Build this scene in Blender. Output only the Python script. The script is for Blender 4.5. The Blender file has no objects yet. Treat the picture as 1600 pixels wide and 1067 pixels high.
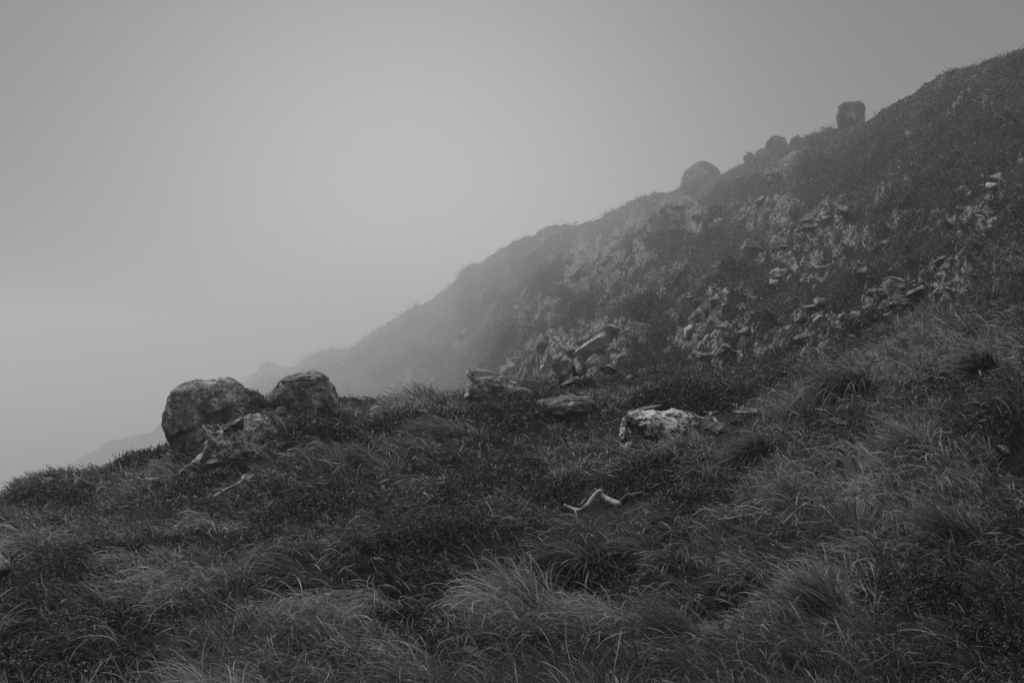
import bpy, math, random
import numpy as np
from mathutils import Vector
R = math.radians
random.seed(7)
rng = np.random.default_rng(11)
S = bpy.context.scene
col = S.collection
# ------------------------------------------------------------ camera, sky, sun, exposure
F = 1600 * 40 / 36.0            # focal length in pixels of the 1600 px wide photograph
CZ = 1.6
cam = bpy.data.objects.new('camera', bpy.data.cameras.new('camera'))
cam.data.lens = 40; cam.data.sensor_width = 36; cam.data.clip_start = .05; cam.data.clip_end = 8000
cam.location = (0, 0, CZ); cam.rotation_euler = (R(90), 0, 0)
col.objects.link(cam); S.camera = cam
SUN_EL, SUN_AZ = 48, -42        # degrees; azimuth from +Y towards +X
w = bpy.data.worlds.new('World'); S.world = w; w.use_nodes = True
nt = w.node_tree; N = nt.nodes; L = nt.links; N.clear()
def nd(tree, typ, **kw):
    n = tree.nodes.new(typ)
    for k, v in kw.items(): setattr(n, k, v)
    return n
def mth(tree, op, a, b=None, clamp=False):
    n = tree.nodes.new('ShaderNodeMath'); n.operation = op; n.use_clamp = clamp
    for i, x in enumerate((a, b)):
        if x is None: continue
        if isinstance(x, (int, float)): n.inputs[i].default_value = x
        else: tree.links.new(x, n.inputs[i])
    return n.outputs[0]
def mrange(tree, v, a, b, c, d, smooth=False):
    n = tree.nodes.new('ShaderNodeMapRange'); tree.links.new(v, n.inputs[0])
    if smooth: n.interpolation_type = 'SMOOTHSTEP'
    for i, x in enumerate((a, b, c, d)): n.inputs[i + 1].default_value = x
    return n.outputs[0]
bg = nd(nt, 'ShaderNodeBackground'); wo = nd(nt, 'ShaderNodeOutputWorld')
sky = nd(nt, 'ShaderNodeTexSky', sky_type='NISHITA', sun_disc=False, sun_elevation=R(SUN_EL), sun_rotation=R(SUN_AZ))
sky.dust_density = 5
bw = nd(nt, 'ShaderNodeRGBToBW'); L.new(sky.outputs[0], bw.inputs[0])
tc = nd(nt, 'ShaderNodeTexCoord'); sp = nd(nt, 'ShaderNodeSeparateXYZ'); L.new(tc.outputs['Generated'], sp.inputs[0])
up = mrange(nt, sp.outputs[2], 0.28, 0.8, 1.65, 6.0)                 # overcast: bright overhead, dimmer at the horizon
low = mrange(nt, sp.outputs[2], -0.30, -0.02, 0.1, 1.0, True)
g = Vector((math.sin(R(-5)), math.cos(R(-5)), math.tan(R(5)))).normalized()
vm = nd(nt, 'ShaderNodeVectorMath', operation='DOT_PRODUCT'); L.new(tc.outputs['Generated'], vm.inputs[0]); vm.inputs[1].default_value = g
lobe = mth(nt, 'MULTIPLY', mth(nt, 'POWER', 2.71828, mth(nt, 'MULTIPLY', mth(nt, 'SUBTRACT', 1.0, vm.outputs['Value']), -26.0)), 3.75)      # wide glow added low in the sky, away from the sun's direction
tot = mth(nt, 'ADD', up, lobe)
tot = mth(nt, 'MULTIPLY', tot, low)
tot = mth(nt, 'ADD', tot, mth(nt, 'MULTIPLY', bw.outputs[0], 0.03))
L.new(tot, bg.inputs[0]); bg.inputs[1].default_value = 0.1; L.new(bg.outputs[0], wo.inputs[0])
sl = bpy.data.lights.new('sun', 'SUN'); sl.energy = 2.0; sl.angle = R(10); sl.color = (1, 1, 1)
so = bpy.data.objects.new('sun', sl); col.objects.link(so)
sd = Vector((math.sin(R(SUN_AZ)) * math.cos(R(SUN_EL)), math.cos(R(SUN_AZ)) * math.cos(R(SUN_EL)), math.sin(R(SUN_EL))))
so.rotation_euler = sd.to_track_quat('Z', 'Y').to_euler()
S.view_settings.view_transform = 'Standard'; S.view_settings.look = 'None'
S.view_settings.exposure = 0; S.view_settings.gamma = 1
S.cycles.use_denoising = True
S.cycles.volume_bounces = 1; S.cycles.max_bounces = 5; S.cycles.diffuse_bounces = 3
S.cycles.transparent_max_bounces = 4; S.cycles.use_light_tree = False
# ------------------------------------------------------------ noise
def _h(ix, iy, iz, seed):
    h = (ix * 374761393 + iy * 668265263 + iz * 1274126177 + seed * 974711) & 0xffffffff
    h = ((h ^ (h >> 13)) * 1274126177) & 0xffffffff
    h = ((h ^ (h >> 16)) * 2246822519) & 0xffffffff
    return ((h ^ (h >> 15)) & 0xffffff) / float(0xffffff) * 2 - 1
def vn(x, y, z=0.0, seed=0):
    x = np.asarray(x, float); y = np.asarray(y, float); z = np.zeros_like(x) + z
    fx, fy, fz = np.floor(x), np.floor(y), np.floor(z)
    ix, iy, iz = fx.astype(np.int64), fy.astype(np.int64), fz.astype(np.int64)
    tx, ty, tz = x - fx, y - fy, z - fz
    tx = tx*tx*(3-2*tx); ty = ty*ty*(3-2*ty); tz = tz*tz*(3-2*tz)
    r = 0
    for a in (0, 1):
        for b in (0, 1):
            for c in (0, 1):
                r = r + _h(ix+a, iy+b, iz+c, seed) * (tx if a else 1-tx) * (ty if b else 1-ty) * (tz if c else 1-tz)
    return r
def fbm(x, y, z=0.0, seed=0, o=4, gain=.5):
    r = 0; a = 1; t = 0
    for i in range(o):
        f = 2.03 ** i
        r = r + a * vn(x*f + i*7.3, y*f - i*3.1, np.asarray(z)*f, seed + i); t += a; a *= gain
    return r / t * 1.6
def sstep(a, b, x):
    t = np.clip((x - a) / (b - a), 0, 1); return t*t*(3-2*t)
# ------------------------------------------------------------ mesh and object helpers
def mk_mesh(name, verts, faces_flat, loops_per, mat, smooth=False, attrs=None):
    me = bpy.data.meshes.new(name)
    verts = np.asarray(verts, np.float32); faces_flat = np.asarray(faces_flat, np.int32)
    nf = len(faces_flat) // loops_per
    me.vertices.add(len(verts)); me.vertices.foreach_set('co', verts.ravel())
    me.loops.add(len(faces_flat)); me.loops.foreach_set('vertex_index', faces_flat)
    me.polygons.add(nf); me.polygons.foreach_set('loop_start', np.arange(0, nf*loops_per, loops_per, dtype=np.int32))
    try: me.polygons.foreach_set('loop_total', np.full(nf, loops_per, np.int32))
    except Exception: pass
    me.polygons.foreach_set('use_smooth', np.full(nf, smooth, bool))
    for k, v in (attrs or {}).items():
        a = me.attributes.new(k, 'FLOAT', 'POINT'); a.data.foreach_set('value', np.asarray(v, np.float32))
    me.update(calc_edges=True); me.validate(clean_customdata=False)
    if mat: me.materials.append(mat)
    return me
def link(name, me, parent=None, loc=None):
    o = bpy.data.objects.new(name, me); col.objects.link(o)
    if loc is not None: o.location = loc
    if parent: o.parent = parent
    return o
def tag(o, label=None, cat=None, group=None, kind=None):
    if label: o['label'] = label
    if cat: o['category'] = cat
    if group: o['group'] = group
    if kind: o['kind'] = kind
    return o
# ------------------------------------------------------------ materials
def new_mat(name):
    m = bpy.data.materials.new(name); m.use_nodes = True; t = m.node_tree; t.nodes.clear()
    out = nd(t, 'ShaderNodeOutputMaterial'); return m, t, out
def tone_mat(name, translucent, rough=.6, spec=.3):
    m, t, out = new_mat(name)
    at = nd(t, 'ShaderNodeAttribute', attribute_name='tone')
    cb = nd(t, 'ShaderNodeCombineColor')
    for i in range(3): t.links.new(at.outputs['Fac'], cb.inputs[i])
    p = nd(t, 'ShaderNodeBsdfPrincipled'); t.links.new(cb.outputs[0], p.inputs['Base Color'])
    p.inputs['Roughness'].default_value = rough; p.inputs['Specular IOR Level'].default_value = spec
    if translucent:
        tr = nd(t, 'ShaderNodeBsdfTranslucent'); t.links.new(cb.outputs[0], tr.inputs[0])
        mx = nd(t, 'ShaderNodeMixShader'); mx.inputs[0].default_value = translucent
        t.links.new(p.outputs[0], mx.inputs[1]); t.links.new(tr.outputs[0], mx.inputs[2]); t.links.new(mx.outputs[0], out.inputs[0])
    else: t.links.new(p.outputs[0], out.inputs[0])
    return m
M_GRASS = tone_mat('grass_blades', .35, .5, .35)
M_LEAF = tone_mat('shrub_leaves', .15, .5, .3)
def noise(t, scale, detail=6, rough=.6, vec=None, typ='ShaderNodeTexNoise'):
    n = nd(t, typ); n.inputs['Scale'].default_value = scale
    if typ == 'ShaderNodeTexNoise': n.inputs['Detail'].default_value = detail; n.inputs['Roughness'].default_value = rough
    if vec is not None: t.links.new(vec, n.inputs['Vector'])
    return n
def rock_mat(name, base=.085, lichen=.30, amount=.5, scale=1.0, strata=0.0, stain=.035):
    """grey rock: broad tone changes, dark stains, pale crusts of lichen, bump; 'amount' = how much lichen"""
    m, t, out = new_mat(name)
    tc = nd(t, 'ShaderNodeTexCoord'); oi = nd(t, 'ShaderNodeObjectInfo')
    add = nd(t, 'ShaderNodeVectorMath', operation='ADD'); t.links.new(tc.outputs['Object'], add.inputs[0])
    mul = nd(t, 'ShaderNodeVectorMath', operation='SCALE'); cx = nd(t, 'ShaderNodeCombineXYZ')
    r50 = mth(t, 'MULTIPLY', oi.outputs['Random'], 50)
    for i in range(3): t.links.new(r50, cx.inputs[i])
    t.links.new(cx.outputs[0], add.inputs[1]); v = add.outputs[0]
    n1 = noise(t, .8*scale, 8, .6, v); n2 = noise(t, 5*scale, 8, .7, v); n3 = noise(t, 22*scale, 5, .7, v)
    vo = noise(t, 9*scale, vec=v, typ='ShaderNodeTexVoronoi')
    b = mrange(t, n1.outputs[0], .38, .62, base*.5, base*1.6)
    b = mth(t, 'MULTIPLY', b, mrange(t, n3.outputs[0], .35, .65, .6, 1.4))
    st = mrange(t, n2.outputs[0], .36, .48, 1, 0)
    mix = nd(t, 'ShaderNodeMix', data_type='FLOAT'); t.links.new(mth(t, 'MULTIPLY', st, .8), mix.inputs[0]); t.links.new(b, mix.inputs[2]); mix.inputs[3].default_value = stain
    b = mix.outputs[0]
    k = mth(t, 'ADD', n2.outputs[0], mth(t, 'MULTIPLY', n1.outputs[0], .9))
    k = mth(t, 'ADD', k, mth(t, 'MULTIPLY', n3.outputs[0], .35))
    th = 1.185 - .22*(amount - .5)
    lf = mrange(t, k, th, th + .05, 0, 1)
    lc = mth(t, 'MULTIPLY', mrange(t, n3.outputs[0], .3, .7, .6, 1.25), lichen)
    mix = nd(t, 'ShaderNodeMix', data_type='FLOAT'); t.links.new(lf, mix.inputs[0]); t.links.new(b, mix.inputs[2]); t.links.new(lc, mix.inputs[3])
    val = mix.outputs[0]
    h = mth(t, 'ADD', mth(t, 'MULTIPLY', n2.outputs[0], .6), mth(t, 'MULTIPLY', n3.outputs[0], .25))
    h = mth(t, 'ADD', h, mth(t, 'MULTIPLY', mrange(t, vo.outputs['Distance'], 0, .5, 0, 1), .12))
    if strata:
        wv = nd(t, 'ShaderNodeTexWave', bands_direction='Z'); wv.inputs['Scale'].default_value = 1.6*scale; wv.inputs['Distortion'].default_value = 9
        wv.inputs['Detail'].default_value = 4; wv.inputs['Detail Scale'].default_value = 1.5
        t.links.new(v, wv.inputs[0]); h = mth(t, 'ADD', h, mth(t, 'MULTIPLY', wv.outputs['Fac'], strata))
        val = mth(t, 'MULTIPLY', val, mrange(t, wv.outputs['Fac'], 0, 1, .65, 1.3))
    val = mth(t, 'MULTIPLY', val, mrange(t, oi.outputs['Random'], 0, 1, .8, 1.25))
    cb = nd(t, 'ShaderNodeCombineColor')
    for i in range(3): t.links.new(val, cb.inputs[i])
    p = nd(t, 'ShaderNodeBsdfPrincipled'); t.links.new(cb.outputs[0], p.inputs['Base Color']); p.inputs['Roughness'].default_value = .85
    p.inputs['Specular IOR Level'].default_value = .25
    bp = nd(t, 'ShaderNodeBump'); bp.inputs['Strength'].default_value = .9; bp.inputs['Distance'].default_value = .12/scale
    t.links.new(h, bp.inputs['Height']); t.links.new(bp.outputs[0], p.inputs['Normal']); t.links.new(p.outputs[0], out.inputs[0])
    return m
M_ROCK = rock_mat('rock_weathered', .20, .50, .62, 1.8)
M_ROCKD = rock_mat('rock_dark_boulder', .15, .46, .52, 3.2)
M_ROCKL = rock_mat('rock_pale_lichen', .05, .62, .68, 3.4)
M_ROCKS = rock_mat('rock_layered', .18, .46, .58, 2.0, .18)
M_ROCKF = rock_mat('rock_far', .10, .28, .45, .5)
M_RUB = rock_mat('rock_spotted', .10, .46, .72, 4.5)
M_PALE = rock_mat('rock_bleached', .24, .42, .8, 3)
def wood_mat():
    m, t, out = new_mat('bleached_wood')
    tc = nd(t, 'ShaderNodeTexCoord'); n = noise(t, 14, 6, .7, tc.outputs['Object']); n2 = noise(t, 60, 3, .6, tc.outputs['Object'])
    v = mrange(t, n.outputs[0], .36, .60, .12, .46); v = mth(t, 'MULTIPLY', v, mrange(t, n2.outputs[0], .3, .7, .75, 1.15))
    cb = nd(t, 'ShaderNodeCombineColor')
    for i in range(3): t.links.new(v, cb.inputs[i])
    p = nd(t, 'ShaderNodeBsdfPrincipled'); t.links.new(cb.outputs[0], p.inputs['Base Color']); p.inputs['Roughness'].default_value = .7
    bp = nd(t, 'ShaderNodeBump'); bp.inputs['Strength'].default_value = .6; bp.inputs['Distance'].default_value = .01
    t.links.new(n2.outputs[0], bp.inputs['Height']); t.links.new(bp.outputs[0], p.inputs['Normal']); t.links.new(p.outputs[0], out.inputs[0])
    return m
M_WOOD = wood_mat()
def ground_mat():
    m, t, out = new_mat('hillside_ground')
    tc = nd(t, 'ShaderNodeTexCoord'); v = tc.outputs['Object']
    rk = nd(t, 'ShaderNodeAttribute', attribute_name='rock'); sc = nd(t, 'ShaderNodeAttribute', attribute_name='veg')
    n1 = noise(t, .35, 9, .7, v); n2 = noise(t, 3.5, 7, .7, v); n3 = noise(t, .06, 8, .65, v)
    n4 = noise(t, 22, 5, .75, v)
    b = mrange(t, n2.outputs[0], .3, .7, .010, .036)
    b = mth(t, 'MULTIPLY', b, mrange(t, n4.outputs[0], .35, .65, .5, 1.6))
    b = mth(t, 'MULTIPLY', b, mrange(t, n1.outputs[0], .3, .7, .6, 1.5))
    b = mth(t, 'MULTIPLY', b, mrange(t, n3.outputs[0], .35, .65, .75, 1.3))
    vo = noise(t, .9, vec=v, typ='ShaderNodeTexVoronoi')
    rc = mrange(t, n2.outputs[0], .44, .60, .025, .32)
    rc = mth(t, 'MULTIPLY', rc, mrange(t, n4.outputs[0], .38, .62, .5, 1.6))
    f = mrange(t, mth(t, 'ADD', mth(t, 'ADD', mth(t, 'MULTIPLY', rk.outputs['Fac'], .55), n1.outputs[0]), mth(t, 'MULTIPLY', n2.outputs[0], .5)), .96, 1.06, 0, 1)
    mix = nd(t, 'ShaderNodeMix', data_type='FLOAT'); t.links.new(f, mix.inputs[0]); t.links.new(b, mix.inputs[2]); t.links.new(rc, mix.inputs[3])
    cb = nd(t, 'ShaderNodeCombineColor')
    for i in range(3): t.links.new(mix.outputs[0], cb.inputs[i])
    p = nd(t, 'ShaderNodeBsdfPrincipled'); t.links.new(cb.outputs[0], p.inputs['Base Color']); p.inputs['Roughness'].default_value = .9
    p.inputs['Specular IOR Level'].default_value = .1
    bp = nd(t, 'ShaderNodeBump'); bp.inputs['Strength'].default_value = .8; bp.inputs['Distance'].default_value = .5
    h = mth(t, 'ADD', n1.outputs[0], mth(t, 'MULTIPLY', n2.outputs[0], .3)); h = mth(t, 'ADD', h, mth(t, 'MULTIPLY', n4.outputs[0], .08))
    t.links.new(h, bp.inputs['Height']); t.links.new(bp.outputs[0], p.inputs['Normal']); t.links.new(p.outputs[0], out.inputs[0])
    return m
M_GROUND = ground_mat()
# ------------------------------------------------------------ the hillside: one sheet, measured along the sight lines of the photograph
def T(s, k): a = np.array(s, float); return a[:, 0], a[:, k]
NEAR = [(-900,1020,15),(-300,870,18.5),(0,783,21),(30,766,21.2),(60,760,21.5),(130,756,22),(180,738,22.5),(212,718,22.8),(240,712,23),(262,703,23.5),(300,680,24),(400,646,24.5),
        (470,636,25),(530,632,25),(600,637,26),(650,634,26),(700,628,26.5),(760,618,27),(830,610,27),(900,606,26),(960,602,25),(1040,594,23),(1100,584,21.5),(1200,562,18.5),
        (1290,542,16),(1340,524,15),(1400,508,14),(1500,494,13),(1600,484,12),(1900,440,11),(2500,380,10)]
SKY = [(-900,1400,950),(0,900,950),(250,760,950),(340,645,950),(362,612,950),(380,597,940),(398,583,930),(405,573,920),(420,566,910),(430,569,900),(437,575,880),(455,572,860),(470,567,830),(480,558,800),(500,548,760),
       (515,548,740),(530,545,720),(545,545,700),(560,538,690),(590,515,670),(620,497,650),(640,482,635),(648,477,625),(660,478,610),(680,465,590),(700,450,570),(712,440,560),(718,426,550),(725,420,540),(740,413,525),
       (755,410,510),(765,400,500),(790,388,475),(800,378,465),(830,370,440),(855,355,420),(880,354,395),(905,350,370),(930,345,350),(960,328,330),(980,318,315),(1000,308,300),(1030,301,280),(1063,294,255),
       (1100,285,235),(1127,271,225),(1145,262,215),(1160,256,210),(1197,243,200),(1225,234,190),(1250,219,175),(1270,210,160),(1300,202,140),(1352,192,122),(1365,184,112),(1380,172,106),(1395,161,102),(1420,151,97),
       (1430,143,94),(1445,129,92),(1470,120,89),(1482,110,87),(1500,106,85),(1525,103,82),(1545,93,80),(1570,88,78),(1585,80,77),(1600,74,75),(1700,40,72),(2100,-120,65),(2500,-260,60)]
BASE = [(-900,400),(380,500),(500,380),(600,290),(700,190),(750,110),(790,64),(850,50),(900,44),(1000,34),(1100,28),(1200,23),(1300,19.5),(1400,17),(1600,14.5),(2500,12)]
# relative log-depth at a quarter, half and three quarters of the way up the far slope
Q = [(-900,.3,.55,.8),(600,.3,.55,.8),(750,.30,.60,.82),(850,.22,.50,.78),(1000,.19,.43,.72),(1200,.24,.46,.72),(1400,.33,.57,.79),(1600,.36,.59,.8),(2500,.36,.59,.8)]
us = np.concatenate([np.arange(-900, -120, 30), np.arange(-120, 1720, 3.0), np.arange(1720, 2501, 30)]).astype(float)
nU = len(us)
rows_feet = np.array([-8, -5, -3, -1.5, 0, 1, 2, 3, 3.8, 4.6, 5.3])
NR, HR, MR, BR = 230, 26, 250, 46
YN = np.interp(us, *T(NEAR, 2)); VN = np.interp(us, *T(NEAR, 1))
def smooth1(a, k):
    w = np.hanning(k*2+3)[1:-1]; w /= w.sum(); return np.convolve(np.pad(a, k, 'edge'), w, 'valid')
YN = smooth1(YN, 6)
DS = smooth1(np.interp(us, *T(SKY, 2)), 4); VS = np.interp(us, *T(SKY, 1))
DB = np.exp(smooth1(np.log(np.interp(us, *T(BASE, 1))), 5))
DS = DS*np.interp(us, [0, 700, 1000, 1150, 1400, 1600], [1.12, 1.30, 1.30, 1.25, 1.15, 1.1]); DB = DB*np.interp(us, [0, 650, 740, 850], [1.1, 1.35, 1.3, 1.0])
VS = VS + np.where(us > 350, 1.6*vn(us/7.3, us*0, 0, 301) + 1.4*vn(us/17, us*0, 0, 302), 0)
vz = lambda v, Y: CZ + (533.5 - v) / F * Y
Ycols, Zcols = [], []
ZMIN = -148.0
for i, u in enumerate(us):
    yb, yn = 6.2, YN[i]
    zb, zn = vz(1078, yb), vz(VN[i], yn)
    Y = list(rows_feet); Z = [np.interp(y, [-8, 0, 5.3], [zb+.5, -.02, zb+.09]) for y in rows_feet]
    t = np.linspace(0, 1, NR) ** 1.15
    y1 = yb + (yn - yb) * t
    bul = .10 * (yn - yb) * .12 * np.sin(np.pi * t)
    Y += list(y1); Z += list(zb + (zn - zb) * t + bul)
    db = DB[i]; gap = db / yn
    vb = VN[i] + 10 + 4*np.clip(gap-1.4, 0, 3)
    if VS[i] > vb: vb = VS[i] + 4
    zbase = max(vz(vb, db), ZMIN)
    y2 = yn * (db/yn) ** (np.arange(1, HR+1) / HR)
    tt = (y2 - yn) / (db - yn)
    dip = np.minimum(.16*(db-yn), 30) * (np.clip(gap-1.5, 0, 1.5)/1.5) + .025*(db-yn)
    hz = zn + (zbase - zn) * tt - dip * np.sin(np.pi * tt**.55) ** 1.0
    sight = vz(VN[i] + 1.5 + 14*np.sqrt(np.clip(tt*4, 0, 1)), y2)
    Y += list(y2); Z += list(np.maximum(np.minimum(hz, sight), ZMIN))
    q = [np.interp(u, *T(Q, k)) for k in (1, 2, 3)]
    t = np.arange(1, MR+1) / MR
    lf = np.interp(t, [0, .25, .5, .75, 1], [0]+q+[1])
    lf = smooth1(lf, 22); lf = (lf-lf[0])/(lf[-1]-lf[0]); lf[0] = max(lf[0], .001)
    v = vb + (VS[i] - vb) * t
    y3 = db * (DS[i]/db) ** lf
    y3 = np.maximum.accumulate(y3 + np.arange(MR)*1e-4)
    Y += list(y3); Z += list(np.maximum(vz(v, y3), ZMIN))
    ds, zs = y3[-1], vz(VS[i], y3[-1])
    y4 = ds * (2600/ds) ** (np.arange(1, BR+1)/BR)
    z4 = np.interp(y4, [ds, ds*1.05, ds*1.25, ds*1.7, 2600], [zs, zs-.012*ds, zs-.09*ds, zs-.30*ds, ZMIN])
    Y += list(y4); Z += list(np.maximum(z4, ZMIN))
    Ycols.append(Y); Zcols.append(Z)
YY = np.array(Ycols); ZZ = np.array(Zcols); nS = YY.shape[1]; UU = np.repeat(us[:, None], nS, 1)
XX = (UU - 800) / F * np.maximum(YY, 5.3)
# unevenness of the ground, bigger with distance, real hummocks near
amp = np.zeros_like(ZZ)
for lam, k, sd_ in ((.65, .09, 1), (1.7, .15, 2), (4, .09, 3), (11, .05, 4), (28, .05, 5), (75, .05, 6)):
    r = lam / np.maximum(YY, 4)
    wgt = sstep(.008, .03, r) * (1 - sstep(.28, .6, r))
    xr = XX*.93 + YY*.36; yr = YY*.93 - XX*.36
    n = vn(xr/lam*.62, yr/lam, 0, sd_)
    n = n if lam > 5 else (np.abs(n)*1.9-.6)*.8
    amp += lam * k * wgt * n
rowi = np.arange(nS)[None, :].repeat(nU, 0)
k0 = len(rows_feet); kc = k0+NR; km = kc+HR; ks = km+MR
edge = np.minimum(1, .12 + np.abs(rowi - (ks-1))/14.0)
edge = np.where(rowi < ks, np.minimum(edge, .45 + np.abs(rowi-(kc-1))/40.0), edge)
ZZ = ZZ + amp*edge
# the rise of earth and rubble against the right flank of the big boulder
YB = 18.6
for (mu, my, hh, sx_, sy_) in ((400, YB-.9, .40, .50, .55), (340, YB-1.5, .10, .45, .4), (282, YB-1.2, -.42, .45, .9), (225, YB-.5, -.18, .5, .9)):
    ZZ += hh*np.exp(-(((XX-(mu-800)/F*my)/sx_)**2 + ((YY-my)/sy_)**2))
# terraces and steps on the far slope
mid = sstep(km, km+20, rowi) * (1-sstep(ks-12, ks-1, rowi))
lg = np.log(np.maximum(YY, 5))
VSm = 533.5 - (ZZ - CZ)/np.maximum(YY, .1)*F - VS[:, None]
f1 = fbm(UU/46 - lg*4, lg*14 + UU/120, 0, 44, 4)
ZZ += mid * YY * sstep(2, 55, VSm)*(.007 * f1 + .0085*(np.abs(fbm(UU/58 + lg*3, lg*17 + UU/60, 0, 47, 2))*1.8-.4) + .0032*(np.abs(fbm(UU/20, lg*44 + UU/40, 0, 48, 2))*1.8-.4))
VV = 533.5 - (ZZ - CZ) / np.maximum(YY, .1) * F; VV[:, :8] = 3000
UT = 800 + XX/np.maximum(YY, .1)*F
# bare broken rock on the far slope: centre, radii, strength
RP = [(1265,365,105,30,1),(1245,395,70,26,.9),(1385,470,48,38,1),(1110,510,80,50,1),(1280,520,70,44,.9),(1470,345,95,26,1),(940,410,95,50,1),(1060,340,70,44,.8),
      (890,560,115,48,1),(960,520,60,26,1),(1230,330,120,28,.8),(1460,440,60,40,1),(1330,400,60,22,.6),(1560,300,50,22,.6),(990,350,50,30,.7),(700,520,70,30,.6),(1130,560,60,20,.7),(830,480,50,26,.8),(1120,465,70,30,.8),(1040,430,60,26,.7)]
rock = np.zeros_like(ZZ)
for (a, b, ra, rb, s) in RP:
    d = ((UT-a)/ra)**2 + ((VV-b)/rb)**2
    rock = np.maximum(rock, s*np.clip(1.35-d, 0, 1))
zn_ = fbm(UU/60 - lg*3, lg*9 + UU/110, 0, 144, 4)
isl = fbm(UU/15 - lg*6, lg*34 + UU/60, 0, 146, 3)
rock = np.maximum(rock*np.clip(1.2+.9*zn_, 0, 1.2)*sstep(-.35, .2, isl), np.clip((zn_-.3)*5, 0, 1)*.7*sstep(-.1, .3, isl))
rock = np.where(rowi >= kc+HR-6, rock, 0)*(1-.6*sstep(ks-25, ks, rowi)); rock[rowi >= ks] = .4
wa = 1.3*fbm(UU/30, lg*14, 0, 150, 3); wb = 1.3*fbm(UU/30, lg*14, 5, 151, 3)
def blocks(p, q, tilt, seed):
    a = UU/p + wa + tilt*lg*q*.4; b = lg*q + wb - UU/p*.25
    ca, cb_ = np.floor(a), np.floor(b); h = _h(ca.astype(np.int64), cb_.astype(np.int64), np.zeros(a.shape, np.int64), seed)
    gx = _h(ca.astype(np.int64), cb_.astype(np.int64), np.ones(a.shape, np.int64), seed)
    return h + .8*gx*(a-ca-.5) + .9*(.5-(b-cb_))
ZZ += sstep(2, 40, VSm)*np.clip(rock, 0, 1) * YY * (.0034*blocks(34, 26, .3, 160) + .0020*blocks(17, 60, -.2, 161) + .002*fbm(UU/5, lg*90, 0, 162, 2))
VV = 533.5 - (ZZ - CZ) / np.maximum(YY, .1) * F; VV[:, :8] = 3000
idx = np.arange(nU*nS).reshape(nU, nS)
q4 = np.stack([idx[:-1, :-1], idx[1:, :-1], idx[1:, 1:], idx[:-1, 1:]], -1).reshape(-1)
me = mk_mesh('ground', np.stack([XX, YY, ZZ], -1).reshape(-1, 3), q4, 4, M_GROUND, True, {'rock': rock.ravel(), 'veg': (1-rock).ravel()})
tag(link('ground', me), kind='structure')
# lookups
NL = 1600; lys = np.linspace(math.log(4.0), math.log(1200), NL)
ZL = np.stack([np.interp(lys, np.log(np.maximum(YY[i], .1)), ZZ[i]) for i in range(nU)])
def zat(x, y):
    x = np.asarray(x, float); y = np.maximum(np.asarray(y, float), 4.01)
    u = 800 + x/np.maximum(y, 5.3)*F
    fi = np.clip(np.interp(u, us, np.arange(nU)), 0, nU-1.001); fj = np.clip((np.log(y)-lys[0])/(lys[1]-lys[0]), 0, NL-1.001)
    i = fi.astype(int); j = fj.astype(int); a = fi-i; b = fj-j
    return ZL[i, j]*(1-a)*(1-b) + ZL[i+1, j]*a*(1-b) + ZL[i, j+1]*(1-a)*b + ZL[i+1, j+1]*a*b
VM = np.minimum.accumulate(VV, 1)
def depth_at(u, v):
    """distance of the ground seen at photograph pixel (u, v)"""
    i = int(round(np.interp(u, us, np.arange(nU))))
    j = np.argmax(VM[i] <= v)
    if VM[i].min() > v: j = np.argmin(VV[i, :ks+2])
    return float(YY[i, j])
def at(u, v, Y): return Vector(((u-800)/F*Y, Y, CZ + (533.5-v)/F*Y))
def uv_of(P): return 800 + P[:, 0]/P[:, 1]*F, 533.5 - (P[:, 2]-CZ)/P[:, 1]*F
# the last faint ridge in the fog, seen past the left of the big boulder
FR = [(-200,960),(-60,860),(40,790),(75,747),(95,729),(130,713),(150,703),(165,693),(200,683),(240,676),(247,664),(262,660),(300,640),(350,622),(420,600),(520,590),(640,600)]
fu = np.arange(-200, 641, 5.0); fv = np.interp(fu, *T(FR, 1)) ; fv += 2.2*fbm(fu/14, fu*0, 0, 9, 3)
fd = 880.0; pr = [(1.0,0),(.985,-14),(.95,-40),(.88,-70),(.78,-100),(.68,-149)]; bk = [(1.02,-10),(1.08,-50),(1.3,-149)]
prof = pr[::-1] + bk
Vt = []
for (m_, dz) in prof:
    for u, v in zip(fu, fv):
        p = at(u, v, fd*m_); top = at(u, v, fd).z
        z = max(top + dz + (6*float(vn(u/25, m_*30, 0, 5)) if dz else 0), -149); Vt.append(((u-800)/F*fd*m_, fd*m_, z))
n = len(fu); fid = np.arange(n*len(prof)).reshape(len(prof), n)
fq = np.stack([fid[:-1, :-1], fid[:-1, 1:], fid[1:, 1:], fid[1:, :-1]], -1).reshape(-1)
tag(link('distant_hills', mk_mesh('distant_hills', Vt, fq, 4, M_GROUND, True)), kind='structure')
# ------------------------------------------------------------ haze: one closed box of even air
hb = bpy.data.meshes.new('haze'); X0, X1, Y0, Y1, Z0, Z1 = -2600, 2600, -60, 2900, -151, 50
hb.from_pydata([(x, y, z) for x in (X0, X1) for y in (Y0, Y1) for z in (Z0, Z1)], [], [(0,1,3,2),(4,6,7,5),(0,4,5,1),(2,3,7,6),(0,2,6,4),(1,5,7,3)])
hm, t, out = new_mat('haze_air')
pv = nd(t, 'ShaderNodeVolumePrincipled'); pv.inputs['Color'].default_value = (.97, .97, .97, 1); pv.inputs['Density'].default_value = .0016
pv.inputs['Anisotropy'].default_value = 0.2
t.links.new(pv.outputs[0], out.inputs['Volume']); hb.materials.append(hm)
tag(link('haze', hb), 'pale even fog lying over the hillside and valley', 'haze', kind='stuff')
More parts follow.
